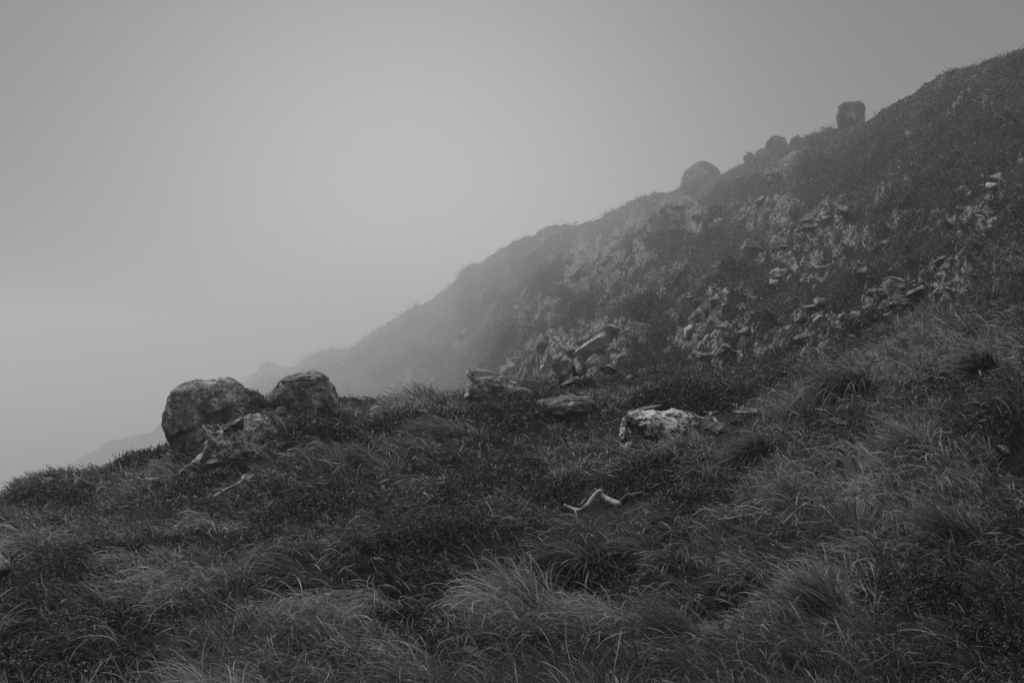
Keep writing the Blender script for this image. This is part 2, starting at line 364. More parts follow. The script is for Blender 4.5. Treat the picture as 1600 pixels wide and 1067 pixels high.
# ------------------------------------------------------------ rocks
def ico(sub):
    import bmesh
    bm = bmesh.new(); bmesh.ops.create_icosphere(bm, subdivisions=sub, radius=1)
    v = np.array([p.co[:] for p in bm.verts]); f = np.array([[x.index for x in q.verts] for q in bm.faces]).reshape(-1); bm.free(); return v, f
ICO = {k: ico(k) for k in (3, 4, 5, 6)}
def clip_planes(v, n, seed, lo=.55, hi=.9):
    r = np.random.default_rng(seed)
    for _ in range(n):
        d = r.normal(size=3); d[2] *= .8; d /= np.linalg.norm(d); k = r.uniform(lo, hi)
        s = v @ d; over = np.clip(s-k, 0, None); v = v - over[:, None]*d[None]*.93
    return v
def fill_clear(u, v, ru, rv): CLEAR.append((u, v, ru, rv))
CLEAR = []       # where the photograph shows bare rock or wood: hardly any grass grows there
def silhouette_rock(name, pts, Y, depth, mat, seed, label, rough=.05, sub=6, planes=5, cat='boulder', group=None, clear=True, crack=None):
    P = np.array(pts, float); c = P.mean(0)
    if mat is M_ROCKF: Y = float(np.interp(c[0], us, DS))*.998
    D = np.concatenate([P, P[:1]]); dd = []
    for a, b in zip(D[:-1], D[1:]):
        for s in np.linspace(0, 1, 12, endpoint=False): dd.append(a+(b-a)*s)
    dd = np.array(dd) - c; dd[:, 1] *= -1
    an = np.arctan2(dd[:, 1], dd[:, 0]); ra = np.hypot(dd[:, 0], dd[:, 1]); o = np.argsort(an); an, ra = an[o], ra[o]
    v, f = ICO[sub]; v = v.copy()
    rr = np.random.default_rng(seed)
    # depth facets: flatten front/back in planes leaning away so the face reads as broken stone
    w_ = v.copy()
    for _ in range(planes):
        d = rr.normal(size=3); d[1] = -abs(d[1])*1.4-.3; d /= np.linalg.norm(d); k = rr.uniform(.62, .88)
        s = w_ @ d; w_[:, 1] -= np.clip(s-k, 0, None)*d[1]*.95
    phi = np.arctan2(v[:, 2], v[:, 0]); rho = np.hypot(v[:, 0], v[:, 2])
    rho = rho**.9
    rad = np.interp(phi, np.concatenate([an-2*np.pi, an, an+2*np.pi]), np.tile(ra, 3)) / F * Y * (.965 if cat == 'boulder' or mat is M_ROCKF else 1)
    x = rad*rho*np.cos(phi); z = rad*rho*np.sin(phi); y = w_[:, 1]*depth
    size = ra.mean()/F*Y
    q = np.stack([x, y, z], 1)
    k = size
    n1 = fbm(x/k*1.3, y/k*1.3, z/k*1.3, seed, 5, .55); n2 = (1-np.abs(fbm(x/k*3, y/k*3, z/k*3, seed+9, 4))*2)
    nr = v
    q += nr * (size*rough*(n1*1.3 + n2*.7))[:, None]
    for _ in range(4 if cat == 'boulder' and Y < 60 else (0 if mat is M_ROCKL else 1)):
        d = rr.normal(size=3); d[1] *= .3; d /= np.linalg.norm(d); off = rr.uniform(-.55, .55)*size
        dist = (q @ d - off)/size + .10*fbm(x/k*2, y/k*2, z/k*2, seed+31, 3)
        q -= nr*(size*(.06*np.exp(-(dist/.022)**2) + .05*rr.uniform(.3, 1)*(sstep(0, .05, dist)-.6)))[:, None]
    me = mk_mesh(name, q, f, 3, mat, True)
    bz = q[:, 2].min(); q[:, 2] -= bz; me.vertices.foreach_set('co', q.astype(np.float32).ravel()); me.update()
    loc = at(c[0], c[1], Y); loc.z += bz
    o = link(name, me, None, loc); tag(o, label, cat, group)
    if clear:
        mn, mx = P.min(0), P.max(0); CLEAR.append(((mn[0]+mx[0])/2, (mn[1]+mx[1])/2, (mx[0]-mn[0])/2*.9, (mx[1]-mn[1])/2*.8))
    return o
EMB = 1.0
silhouette_rock('boulder', [(259,663),(262,648),(268,636),(272,621),(281,610),(296,602),(312,596),(330,593),(335,597),(341,592),(352,590),(366,595),(378,604),(390,613),(399,625),(406,650),(404,690),(385,728),(340,745),(305,742),(285,722),(274,700),(265,680)],
                YB, 1.0, M_ROCKD, 3, 'big dark rounded boulder with a notch in its top on the crest', .07, 6, 9)
silhouette_rock('boulder', [(411,632),(418,619),(428,608),(438,597),(452,588),(466,584),(474,585),(486,582),(498,588),(510,597),(519,606),(523,615),(529,628),(528,645),(480,655),(420,650)],
                depth_at(470, 644), .9, M_ROCKD, 5, 'smaller dome-shaped boulder on the crest, to the right of the notched big boulder', .065, 6, 4)
silhouette_rock('rock', [(972,704),(978,668),(974,655),(984,646),(1000,643),(1030,645),(1052,641),(1080,645),(1092,656),(1094,676),(1084,692),(1064,700),(1030,697),(1000,700),(985,712)],
                depth_at(1030, 690)*.985, .5, M_ROCKL, 8, 'low rock with a thick white crust of lichen on its face', .11, 6, 5, 'rock')
silhouette_rock('rock', [(724,622),(729,604),(735,592),(730,584),(732,576),(738,574),(745,577),(762,580),(780,587),(798,596),(806,597),(812,604),(826,608),(838,620),(820,632),(760,634)],
                depth_at(780, 628), .6, M_ROCKS, 12, 'layered slanting rock with a dark raised left end on mid crest', .07, 6, 5, 'rock')
silhouette_rock('rock', [(843,626),(855,622),(880,621),(905,621),(917,622),(926,629),(923,640),(905,646),(865,648),(846,640)],
                depth_at(885, 640)*.985, .5, M_ROCKS, 15, 'flat slab with a dark right end, right of the rounded crest shrub', .14, 5, 5, 'rock')
silhouette_rock('boulder', [(1062,294),(1064,280),(1070,268),(1080,258),(1090,253),(1101,251),(1112,254),(1121,261),(1128,270),(1126,290),(1095,306),(1068,304)],
                244, 4.2, M_ROCKF, 17, 'rounded dome boulder on the misty skyline', .035, 5, 4)
silhouette_rock('boulder', [(1307,190),(1306,184),(1310,176),(1311,166),(1318,161),(1330,160),(1344,157),(1350,162),(1352,172),(1350,178),(1352,186),(1349,196),(1330,203),(1310,200)],
                131, 1.7, M_ROCKF, 19, 'square-topped block of rock standing up on the skyline', .04, 5, 6)
for k, (pts, Y, lb) in enumerate([
    ([(1162,250),(1161,244),(1167,242),(1166,237),(1175,238),(1178,243),(1177,256),(1165,258)], 212, 'small jagged rock jutting left from the skyline, leftmost of the skyline cluster'),
    ([(1174,254),(1178,240),(1188,232),(1197,230),(1202,238),(1200,254)], 206, 'low humped rock on the skyline between the jagged rock and the rounded one'),
    ([(1196,250),(1198,222),(1206,214),(1216,211),(1225,216),(1232,228),(1228,248)], 200, 'rounded upright rock in the middle of the skyline cluster'),
    ([(1230,234),(1235,218),(1243,212),(1246,208),(1252,215),(1258,226),(1250,236)], 186, 'pointed rock on the skyline just left of the gap before the square block'),
    ([(1280,212),(1283,201),(1296,198),(1302,202),(1304,214)], 146, 'flat little rock on the skyline touching the foot of the square block'),
    ([(1382,178),(1383,170),(1386,168),(1388,176)], 105, 'tiny pointed stone on the skyline right of the square block'),
    ([(1481,114),(1483,108),(1490,107),(1496,107),(1500,112),(1494,118)], 86, 'small low stone on the upper right skyline'),
    ([(1532,101),(1535,95),(1541,94),(1544,100),(1538,104)], 81.5, 'small stone on the uppermost right skyline'),
    ([(512,552),(515,543),(519,543),(521,552),(516,556)], 742, 'thin upright stone on the faint ridge far left in the fog'),
    ([(402,590),(405,574),(418,564),(430,567),(438,578),(440,592),(420,600)], 905, 'faint knob of rock on the ridge in the thickest fog, between the two crest boulders')]):
    silhouette_rock('rock', pts, Y, Y*9.0/F if Y > 150 else Y*11/F, M_ROCKF, 30+k, lb, .09, 4, 4, 'rock', 'rocks on the skyline', False)
# angular loose rocks: ten shapes, copied
RV = []
for k in range(10):
    v, f = ICO[5]; v = v.copy()
    v = clip_planes(v, 9, 100+k, .28, .6)
    s = np.random.default_rng(k).uniform(.7, 1.2, 3); v *= s
    n1 = fbm(v[:, 0]*1.6, v[:, 1]*1.6, v[:, 2]*1.6, k+50, 5, .55); rg = 1-2*np.abs(fbm(v[:, 0]*2.5, v[:, 1]*2.5, v[:, 2]*2.5, k+80, 4))
    v += v*(n1*.10 + rg*.07)[:, None]; v /= np.abs(v).max()
    RV.append({m: mk_mesh('rock', v, f, 3, mm, True) for m, mm in (('n', M_ROCK), ('s', M_ROCKS), ('l', M_ROCKL), ('p', M_PALE), ('f', M_ROCKF))})
def rock_px(u, v, wpx, hpx, label, group, m='n', rot=None, tilt=None, sink=.35, Y=None, cat='rock', name='rock'):
    Yv = (Y or depth_at(u, v + hpx*.5))*.995
    o = link(name, RV[random.randrange(10)][m])
    sx = wpx/2/F*Yv*1.15; sz = hpx/2/F*Yv*1.25; sy = math.sqrt(sx*sz)*random.uniform(.9, 1.3)
    o.scale = (sx, sy, sz)
    o.rotation_euler = (random.uniform(-.2, .2), tilt if tilt is not None else random.uniform(-.35, .25), random.uniform(-.5, .5))
    p = at(u, v, Yv); p.z -= .22*sz*(Y is None and Yv > 27)
    o.location = p
    tag(o, label, cat, group)
    return o
# the broken outcrop at the foot of the far slope
OC = [(1,850,533,44,24,'s',-.5,'long slanted grey rock along the upper left of the outcrop'),
 (2,832,560,18,26,'n',None,'upright pale-faced rock at the left end of the outcrop'),
 (3,868,552,30,26,'n',None,'blocky pale rock left of centre in the outcrop'),
 (4,898,545,32,20,'n',None,'pale broken rock in the centre of the outcrop'),
 (5,935,535,56,34,'n',-.3,'big rough slab in the middle of the outcrop'),
 (6,960,512,44,22,'s',-.25,'grey slab near the top of the outcrop'),
 (7,993,508,32,30,'s',.3,'dark cracked block at the top right end of the outcrop'),
 (8,978,518,24,18,'n',None,'small block tucked beside the dark cracked block'),
 (9,873,575,34,34,'n',None,'grey upright rock above the dark hollow of the outcrop'),
 (10,905,575,32,40,'n',None,'tall rough rock right of the dark hollow of the outcrop'),
 (11,930,562,36,18,'n',-.2,'flat pale-topped slab in the lower middle of the outcrop'),
 (12,950,578,36,22,'n',None,'low rough rock at the lower right of the outcrop'),
 (13,800,562,28,26,'n',None,'small misty rock at the far left tip of the outcrop'),
 (14,788,578,22,18,'n',None,'lowest little rock left of the grass hollow beside the outcrop'),
 (15,888,598,44,10,'n',-.3,'long low flat stone along the foot of the outcrop'),
 (16,918,590,30,12,'n',None,'flat pale stone at the foot of the outcrop, right of the long low one'),
 (17,862,597,16,12,'p',None,'small bright stone at the lower left foot of the outcrop'),
 (18,982,592,16,14,'n',None,'separate small rock right of the outcrop foot'),
 (19,846,575,14,16,'n',None,'little grey rock wedged between the two left rocks of the outcrop'),
 (20,918,525,30,16,'s',-.4,'narrow dark slab along the upper edge of the outcrop')]
for (_, u, v, a, b, m, tl, lb) in OC: rock_px(u, v, a*1.2, b*1.15, lb, 'rocks of the broken outcrop', m, tilt=tl)
fill_clear(900, 555, 90, 38); fill_clear(960, 515, 50, 22)
# rocks round the foot of the big boulder
YM = depth_at(372, 744) + .25
silhouette_rock('rock', [(292,744),(300,724),(322,708),(338,692),(354,670),(376,655),(398,648),(418,656),(430,676),(446,690),(451,712),(441,738),(400,756),(340,758)], YM, .38, M_RUB, 23,
                'broken rock mass embedded in the slope under the right flank of the big boulder', .16, 6, 9, 'rock', None, False)
FT = [(440,640,34,14,'n',-.1,'flat grey ledge between the big boulder and the dome boulder'),(478,641,26,22,'p',None,'bright pale rock below the dome boulder'),
 (466,668,16,13,'p',None,'small bright stone in the shrubs below the dome boulder'),(412,648,34,12,'l',-.1,'lichen-white ledge right of the big boulder'),
 (372,664,34,26,'l',None,'lichen-speckled rock leaning on the right flank of the big boulder'),(388,690,30,34,'n',None,'rough rock below the right flank of the big boulder'),
 (360,712,30,36,'n',None,'tall broken rock with a dark right side below the big boulder'),(336,722,20,18,'n',None,'round grey stone at the foot of the big boulder'),
 (300,728,46,16,'n',-.5,'long stone slanting along the lower left foot of the big boulder'),(430,705,30,16,'l',.25,'pale slab in the shrubs right of the boulder foot'),
 (425,722,34,20,'s',.3,'layered rock below the pale slab right of the boulder foot'),(437,695,14,16,'n',None,'small upright stone over the pale slab right of the boulder foot'),
 (400,672,24,22,'n',None,'dark rock between the lichen-speckled rock and the shrubs'),(262,740,16,12,'n',None,'small grey stone left below the boulder foot'),
 (276,768,18,14,'n',None,'half-buried stone below the left foot of the big boulder'),(422,741,24,14,'n',None,'low grey rock at the bottom right of the boulder foot'),
 (333,690,40,30,'l',None,'rock with pale lichen against the lower face of the big boulder'),(320,748,40,12,'n',-.4,'long flat ledge below the big boulder'),
 (446,742,14,10,'p',None,'small pale stone below the layered rock'),(404,712,20,26,'n',None,'narrow dark rock in the cleft right of the boulder foot')]
for k, (u, v, a, b, m, tl, lb) in enumerate(FT):
    if k not in (5, 6, 12, 16, 19): rock_px(u, v, a*1.2, b*1.1, lb, 'rocks around the foot of the big boulder', m, tilt=tl, Y=(YM-.22 if 655 < v < 735 and 300 < u < 448 else None))
for k, (u, v, a, b, m, lb) in enumerate([(352,650,30,20,'l','lichened lump on the right shoulder of the big boulder'),(345,735,34,20,'n','blocky stone under the tall broken rock'),(378,728,28,22,'n','blocky stone right of the tall broken rock'),
    (392,745,30,16,'s','low layered stone just above the pale forked branch'),(300,745,26,15,'n','small block left under the big boulder'),(372,690,26,20,'l','pale-spotted block in the middle of the rubble'),(352,690,24,22,'n','rough block touching the boulder in the rubble'),
    (415,690,24,18,'n','block at the right rim of the rubble'),(285,752,30,12,'n','flat stone at the lower left rim of the rubble'),(452,655,26,12,'n','flat stone before the dome boulder'),(500,648,24,14,'n','half-buried stone under the right end of the dome boulder'),(318,716,24,18,'l','pale block in the shade under the boulder')]):
    if k not in (0, 2, 5, 6, 7): rock_px(u, v, a, b, lb, 'rocks around the foot of the big boulder', m)
fill_clear(365, 700, 55, 34); fill_clear(1135, 690, 40, 22); fill_clear(925, 785, 80, 22); fill_clear(900, 818, 66, 40); fill_clear(978, 804, 68, 34); fill_clear(1180, 808, 90, 12)
# left end of the crest, lone stones
for (u, v, a, b, m, lb) in [(126,758,20,14,'p','pale pointed rock in the dark scrub on the far left of the crest'),(160,764,26,12,'n','slanting pale rock to the right of the pointed one on the far left crest'),
     (78,752,16,10,'n','small dark rock on top of the far left hump'),(232,755,22,16,'n','grey rock in the grass below the crest left of the big boulder'),(95,768,14,9,'n','little stone half hidden in the scrub of the far left hump'),
     (6,893,30,34,'l','pale lichened rock cut off by the left edge of the photo'),(600,682,11,9,'p','tiny pale stone in the dark scrub band below the crest'),
     (1170,645,40,13,'n','low pale rock right of the lichen rock, half under grass'),(1142,644,16,8,'p','small white stone between the lichen rock and the low pale rock'),
     (1318,566,10,7,'p','small stone at the edge of the tall grass bank'),(985,624,12,6,'n','tiny stone in short grass above the lichen rock'),(1062,604,12,5,'n','small flat stone in grass above the lichen rock'),
     (1118,672,44,22,'s','dark layered rock at the right end under the forked branch'),(1150,664,30,14,'l','lichened stone just left of the low pale rock'),(1108,664,34,20,'n','dark rock under the forked branch beside the white-lichened rock'),(1010,640,60,9,'s','thin flat ledge on top of the white-lichened rock'),(1565,705,44,22,'s','dark flat rock between tussocks at the right edge')]:
    k_ = 1.5 if u < 300 else 1.15
    rock_px(u, v-b*.2, a*k_, b*k_, lb, 'lone stones in the grass', m); fill_clear(u, v+b*.3, a*.8, b*.9)
# bare stones scattered over the far slope: patches (centre, radii, how many, size, kinds, words)
PT = [(1262,352,80,20,15,15,'nns','rubble band below the square skyline block'),(1225,372,45,14,8,20,'nsp','cluster of pale slabs left of the rubble band'),
 (1385,470,32,28,16,20,'nnlp','pale stepped rock patch above the tall grass bank'),(1110,515,62,36,24,16,'nnl','rough stony patch beside the thin bare pole'),(1272,505,45,36,12,16,'nnl','broken stones above the grass bank'),
 (1475,345,70,16,12,14,'nns','stony streak high on the right of the slope'),(1460,432,42,28,10,16,'nns','slanting rock steps on the right of the slope'),(940,405,70,34,14,15,'ff','misty rocks on the upper middle slope'),
 (1215,432,26,9,6,15,'nl','stones left of the curved dead branch'),(1340,423,14,5,3,12,'p','three bright stones in mid slope'),(1330,492,44,8,5,15,'np','flat pale stones below mid slope'),(1478,455,12,4,3,11,'p','pale chips right of the rock steps'),
 (1060,332,50,26,10,14,'ff','misty rocks below the skyline dome boulder'),(822,478,26,10,5,15,'ff','pale rocks faint in middle slope fog'),(718,512,30,16,5,11,'ff','dim rocks low in the fog'),(1545,292,46,16,7,16,'nf','rocks near the upper right edge of the slope'),
 (1130,552,42,10,7,13,'nl','dark rocks under the stony patch'),(1545,175,38,12,6,10,'ff','dim rocks high under the right skyline'),(1190,300,70,18,9,12,'ff','misty rocks under the skyline cluster'),(1120,462,50,14,7,13,'nn','stones above the thin bare pole')]
ORD = 'leftmost,second,third,fourth,fifth,sixth,seventh,eighth,ninth,tenth,eleventh,twelfth,thirteenth,fourteenth,fifteenth'.split(',')
for (u0, v0, ru, rv, n, sz, kinds, words) in PT:
    st = []
    for k in range(min(n, 15)):
        a = random.uniform(0, 6.283); r = math.sqrt(random.random())
        st.append((u0 + ru*r*math.cos(a), v0 + rv*r*math.sin(a), sz*random.uniform(.7, 1.9) if k else sz*2.2))
    for k, (u, v, s) in enumerate(sorted(st)):
        v -= .28*(u-u0)*(ru > 30)
        lb = ('leftmost stone' if k == 0 else ORD[k] + ' stone from the left') + ' in the ' + words
        rock_px(u, v, s, s*random.uniform(.4, .75), lb, 'stones of the ' + words, random.choice(kinds))
    fill_clear(u0, v0, ru*.6, rv*.6)
# ------------------------------------------------------------ dead wood
def tube_bm(paths):
    Vv, Ff = [], []
    K = 7
    for pts, r0, r1 in paths:
        P = np.array([p[:] for p in pts], float)
        s = np.linspace(0, len(P)-1, (len(P)-1)*5+1); P = np.stack([np.interp(s, np.arange(len(P)), P[:, i]) for i in range(3)], 1)
        for i in range(3): P[:, i] = smooth1(P[:, i], 2)
        n = len(P); rad = np.linspace(r0, r1, n)*(1+.18*vn(np.arange(n)*.7, np.full(n, r0*999), 0, 4))
        tng = np.gradient(P, axis=0); tng /= np.linalg.norm(tng, axis=1)[:, None]+1e-9
        ref = np.array([0.13, .9, .4]); a = np.cross(tng, ref); a /= np.linalg.norm(a, axis=1)[:, None]+1e-9; b = np.cross(tng, a)
        th = np.arange(K)*2*np.pi/K; base = len(Vv)
        for i in range(n):
            for q in th: Vv.append(P[i] + rad[i]*(math.cos(q)*a[i] + math.sin(q)*b[i]))
        for i in range(n-1):
            for j in range(K):
                x, y = base+i*K+j, base+i*K+(j+1) % K; Ff.append((x, y, y+K, x+K))
        c0 = len(Vv); Vv.append(P[0]); Vv.append(P[-1])
        for j in range(K):
            Ff.append((c0, base+(j+1) % K, base+j)); Ff.append((c0+1, base+(n-1)*K+j, base+(n-1)*K+(j+1) % K))
    return Vv, Ff
def branch(name, label, cat, segs, lift=.955, group=None, Y=None, clr=True):
    """segs: list of (list of px points, start width px, end width px); the first is the main stem, the others fork from it as twigs"""
    P0 = segs[0][0]
    cu = sum(p[0] for p in P0)/len(P0); cv = max(p[1] for p in P0)
    Yc = Y or depth_at(cu, cv)*lift
    org = at(cu, cv, Yc)
    def conv(pts, seed):
        out = []
        for i, p in enumerate(pts):
            yy = Yc*(1 + .012*math.sin(seed + i*1.3) + (cv-p[1])/F*.55)
            out.append(at(p[0], p[1], yy) - org)
        return out
    def mesh(sg, seed, nm):
        Vv, Ff = tube_bm([(conv(s[0], seed+i), s[1]*.54/F*Yc, s[2]*.54/F*Yc) for i, s in enumerate(sg)])
        me = bpy.data.meshes.new(nm); me.from_pydata([tuple(v) for v in Vv], [], Ff); me.materials.append(M_WOOD)
        for p in me.polygons: p.use_smooth = True
        return me
    root = bpy.data.objects.new(name, None); col.objects.link(root); root.location = org; tag(root, label, cat, group)
    link('stem', mesh(segs[:1], 1, 'stem'), root)
    for i, s in enumerate(segs[1:]): link('twig', mesh([s], 1, 'twig'), root)
    if clr:
        A = np.array([p for s in segs for p in s[0]]); mn, mx = A.min(0), A.max(0)
        CLEAR.append(((mn[0]+mx[0])/2, (mn[1]+mx[1])/2+5, (mx[0]-mn[0])/2+3, (mx[1]-mn[1])/2+7))
    return root
branch('dead_branch', 'bleached bare branch bent like an L, lying in the dark hollow of the near grass', 'branch',
       [([(880,788),(897,796),(908,797),(918,788),(927,775),(934,768),(940,766)], 5, 6), ([(934,768),(928,762)], 4, 2), ([(897,796),(888,792)], 3, 2)], .93)
branch('fallen_log', 'short split pale log with dark holes lying right of the L-shaped bare branch', 'log',
       [([(938,773),(947,779),(957,783),(969,789)], 9, 7.5), ([(964,794),(970,783),(977,774),(984,770)], 4, 2), ([(977,774),(990,771),(1003,768)], 2.5, 1)], lift=.94)
branch('dead_branch', 'bleached forked branch draped over the right end of the white-lichened rock', 'branch',
       [([(1084,646),(1092,652),(1104,655),(1110,648),(1112,644)], 2.5, 4), ([(1108,650),(1118,655),(1123,668),(1122,682),(1120,690)], 5, 3), ([(1112,676),(1120,682)], 3, 3),
        ([(1098,643),(1112,645),(1122,643)], 2.5, 1.5), ([(1104,655),(1100,662)], 2, 1)])
branch('dead_branch', 'thin bleached branch ending in a fork above tall grass, right of the long root tangle', 'branch',
       [([(1222,820),(1235,806),(1250,794),(1258,786),(1270,792)], 4, 3), ([(1240,800),(1246,810),(1243,822)], 3, 1.5), ([(1258,786),(1266,784)], 2, 1)])
branch('dead_branch', 'long low tangle of bare roots creeping left of the forked thin branch', 'branch',
       [([(1122,812),(1140,810),(1160,805),(1178,804),(1196,798),(1215,797)], 3, 2), ([(1140,810),(1128,804),(1118,796),(1108,788)], 2.5, 1), ([(1178,804),(1182,812),(1180,818)], 2.5, 1.5),
        ([(1150,792),(1170,790),(1190,796),(1205,806),(1225,816)], 2.5, 1.5), ([(1190,796),(1198,786),(1212,784)], 2, 1), ([(1160,805),(1150,798),(1136,797)], 2, 1)])
branch('dead_branch', 'pale forked branch on the slope below the big boulder', 'branch',
       [([(333,776),(346,770),(358,762),(370,757),(379,750),(381,742)], 4.5, 3), ([(358,762),(346,766),(336,764),(333,760)], 3, 1.5), ([(352,766),(350,758),(356,754)], 2.5, 1), ([(381,744),(372,738),(370,733)], 3, 1)])
branch('dead_branch', 'small white forked twig in grass below the crest, right of the boulder foot', 'branch',
       [([(520,740),(527,733),(534,728),(528,724),(521,723)], 2.8, 1.5), ([(534,728),(543,724)], 2, 1), ([(530,731),(532,722)], 2, 1)])
def tangle(label, u0, v0, ru, rv, n, wpx, ang, seed, lift=.985):
    r = random.Random(seed); segs = []
    for k in range(n):
        u = u0 + ru*r.uniform(-1, 1)*.7; v = v0 + rv*r.uniform(-1, 1)*.7
        a = ang + r.gauss(0, .55); l = r.uniform(.35, .8)*ru
        pts = [(u, v)]
        for q in range(4):
            a += r.gauss(0, .35); pts.append((pts[-1][0]+math.cos(a)*l/3, pts[-1][1]-math.sin(a)*l/3*.75))
        segs.append((pts, wpx*r.uniform(.7, 1.2), wpx*.4))
    branch('dead_branch', label, 'branch', segs, lift)
tangle('white tangle of dead twigs just above the hollow with the L-shaped branch', 922, 732, 36, 18, 22, 2.2, .5, 2)
tangle('bleached heap of dead twigs high in the middle of the slope', 1365, 388, 26, 14, 16, 2.0, .5, 3)
tangle('dead twigs on the low pale rock right of the lichen rock', 1165, 652, 30, 7, 12, 2.2, .3, 4)
tangle('pale twigs on the rock between the big boulder and the dome boulder', 418, 650, 26, 7, 10, 1.8, .1, 5)
tangle('dead twigs low on the face of the big boulder', 330, 668, 22, 10, 10, 1.8, -.4, 6)
tangle('few pale twigs along the stony streak high on the right', 1535, 338, 26, 8, 8, 1.6, -.5, 7)
tangle('broken twigs in the grass right below the short split log', 1015, 800, 26, 14, 12, 1.8, -.5, 8)
branch('dead_branch', 'curved bare branch like a hook lying in the middle of the slope', 'branch', [([(1265,413),(1274,418),(1288,417),(1300,412),(1303,408)], 3, 2), ([(1274,418),(1280,423)], 2, 1), ([(1295,414),(1300,416)], 1.6, 1)])
branch('bare_pole', 'thin upright bare pole standing at the stony patch', 'pole', [([(1059,536),(1058,520),(1058,498),(1057,480)], 2.4, 1.2)], clr=False)
branch('bare_pole', 'short leaning bare stick left below the thin pole', 'pole', [([(1047,548),(1045,538),(1044,530)], 2.2, 2.8)], clr=False)
for (a, b, lb) in [((133,811),(133,793),'short upright white stake in the grass at far left'),((166,795),(164,788),'stubby white stake right of the upright one at far left'),((108,804),(116,805),'short white piece of wood lying left of the upright stake')]:
    branch('wooden_stake', lb, 'stake', [([a, ((a[0]+b[0])/2, (a[1]+b[1])/2), b], 3.2, 2.6)], .97)
branch('dead_branch', 'curled white twig at the dark bank on the left edge, right of the cut-off rock', 'branch', [([(24,877),(32,874),(40,870),(44,866)], 2.5, 2), ([(40,870),(38,864)], 2, 1), ([(44,868),(52,860)], 1.6, 1)], .97)
# ------------------------------------------------------------ plants
def blades(P, az, tilt, bend, Ln, wd, tone, K, twist=None, roll=None):
    """ribbons: P bases, az heading, tilt start angle from vertical, bend total extra angle, Ln length, wd width"""
    n = len(P); t = np.arange(K)/K
    if twist is None: twist = rng.normal(0, .5, n)
    if roll is None: roll = rng.normal(0, .7, n)
    pts = [P.copy()]; p = P.copy(); rolls = []
    for k in range(K):
        th = tilt + bend*(k+.5)/K
        a = az + twist*(k+.5)/K
        d = np.stack([np.sin(th)*np.cos(a), np.sin(th)*np.sin(a), np.cos(th)], 1)
        p = p + d*(Ln/K)[:, None]; pts.append(p)
    a = az + np.pi/2
    side = np.stack([np.cos(a)*np.cos(roll), np.sin(a)*np.cos(roll), np.sin(roll)], 1)
    V = np.empty((n, K+1, 2, 3), np.float32)
    for k in range(K+1):
        wk = wd*.5*(.75 + .5*math.sin(math.pi*k/K))*(1 if k < K else .18)
        if k == 0: wk = wd*.35
        V[:, k, 0] = pts[k] - side*wk[:, None]; V[:, k, 1] = pts[k] + side*wk[:, None]
    b = (np.arange(n)*(K+1)*2)[:, None, None]; kk = (np.arange(K)*2)[None, :, None]
    F_ = (b + kk + np.array([0, 1, 3, 2])[None, None]).reshape(-1).astype(np.int32)
    return V.reshape(-1, 3), F_, np.repeat(tone, (K+1)*2)
class Bag:
    def __init__(s): s.v = []; s.f = []; s.t = []; s.n = 0
    def add(s, V, F_, t): s.v.append(V); s.f.append(F_ + s.n); s.t.append(t); s.n += len(V)
    def mesh(s, name, mat, org=None):
        V = np.concatenate(s.v)
        if org is not None: V = V - np.array(org, np.float32)
        return mk_mesh(name, V, np.concatenate(s.f), 4, mat, False, {'tone': np.concatenate(s.t)})
def leaves(P, size, tone, upb=.5):
    n = len(P)
    nrm = rng.normal(size=(n, 3)); nrm[:, 2] = np.abs(nrm[:, 2]) + upb; nrm /= np.linalg.norm(nrm, axis=1)[:, None]
    r = rng.normal(size=(n, 3)); a = np.cross(nrm, r); a /= np.linalg.norm(a, axis=1)[:, None]; b = np.cross(nrm, a)
    s = size[:, None]
    V = np.stack([P - a*s*.5, P - b*s*.22 + nrm*s*.06, P + a*s*.5, P + b*s*.22 + nrm*s*.06], 1).astype(np.float32)
    return V.reshape(-1, 3), np.arange(n*4, dtype=np.int32), np.repeat(tone, 4)
def wind(x, y, Y):
    """heading in which the grass lies: down and to the left, wandering"""
    L_ = 1.6 + .02*Y
    return math.pi + .35 + 1.25*vn(x/L_/1.4, y/L_/1.4, 0, 71) + .5*vn(x/L_*2.5, y/L_*2.5, 0, 72)
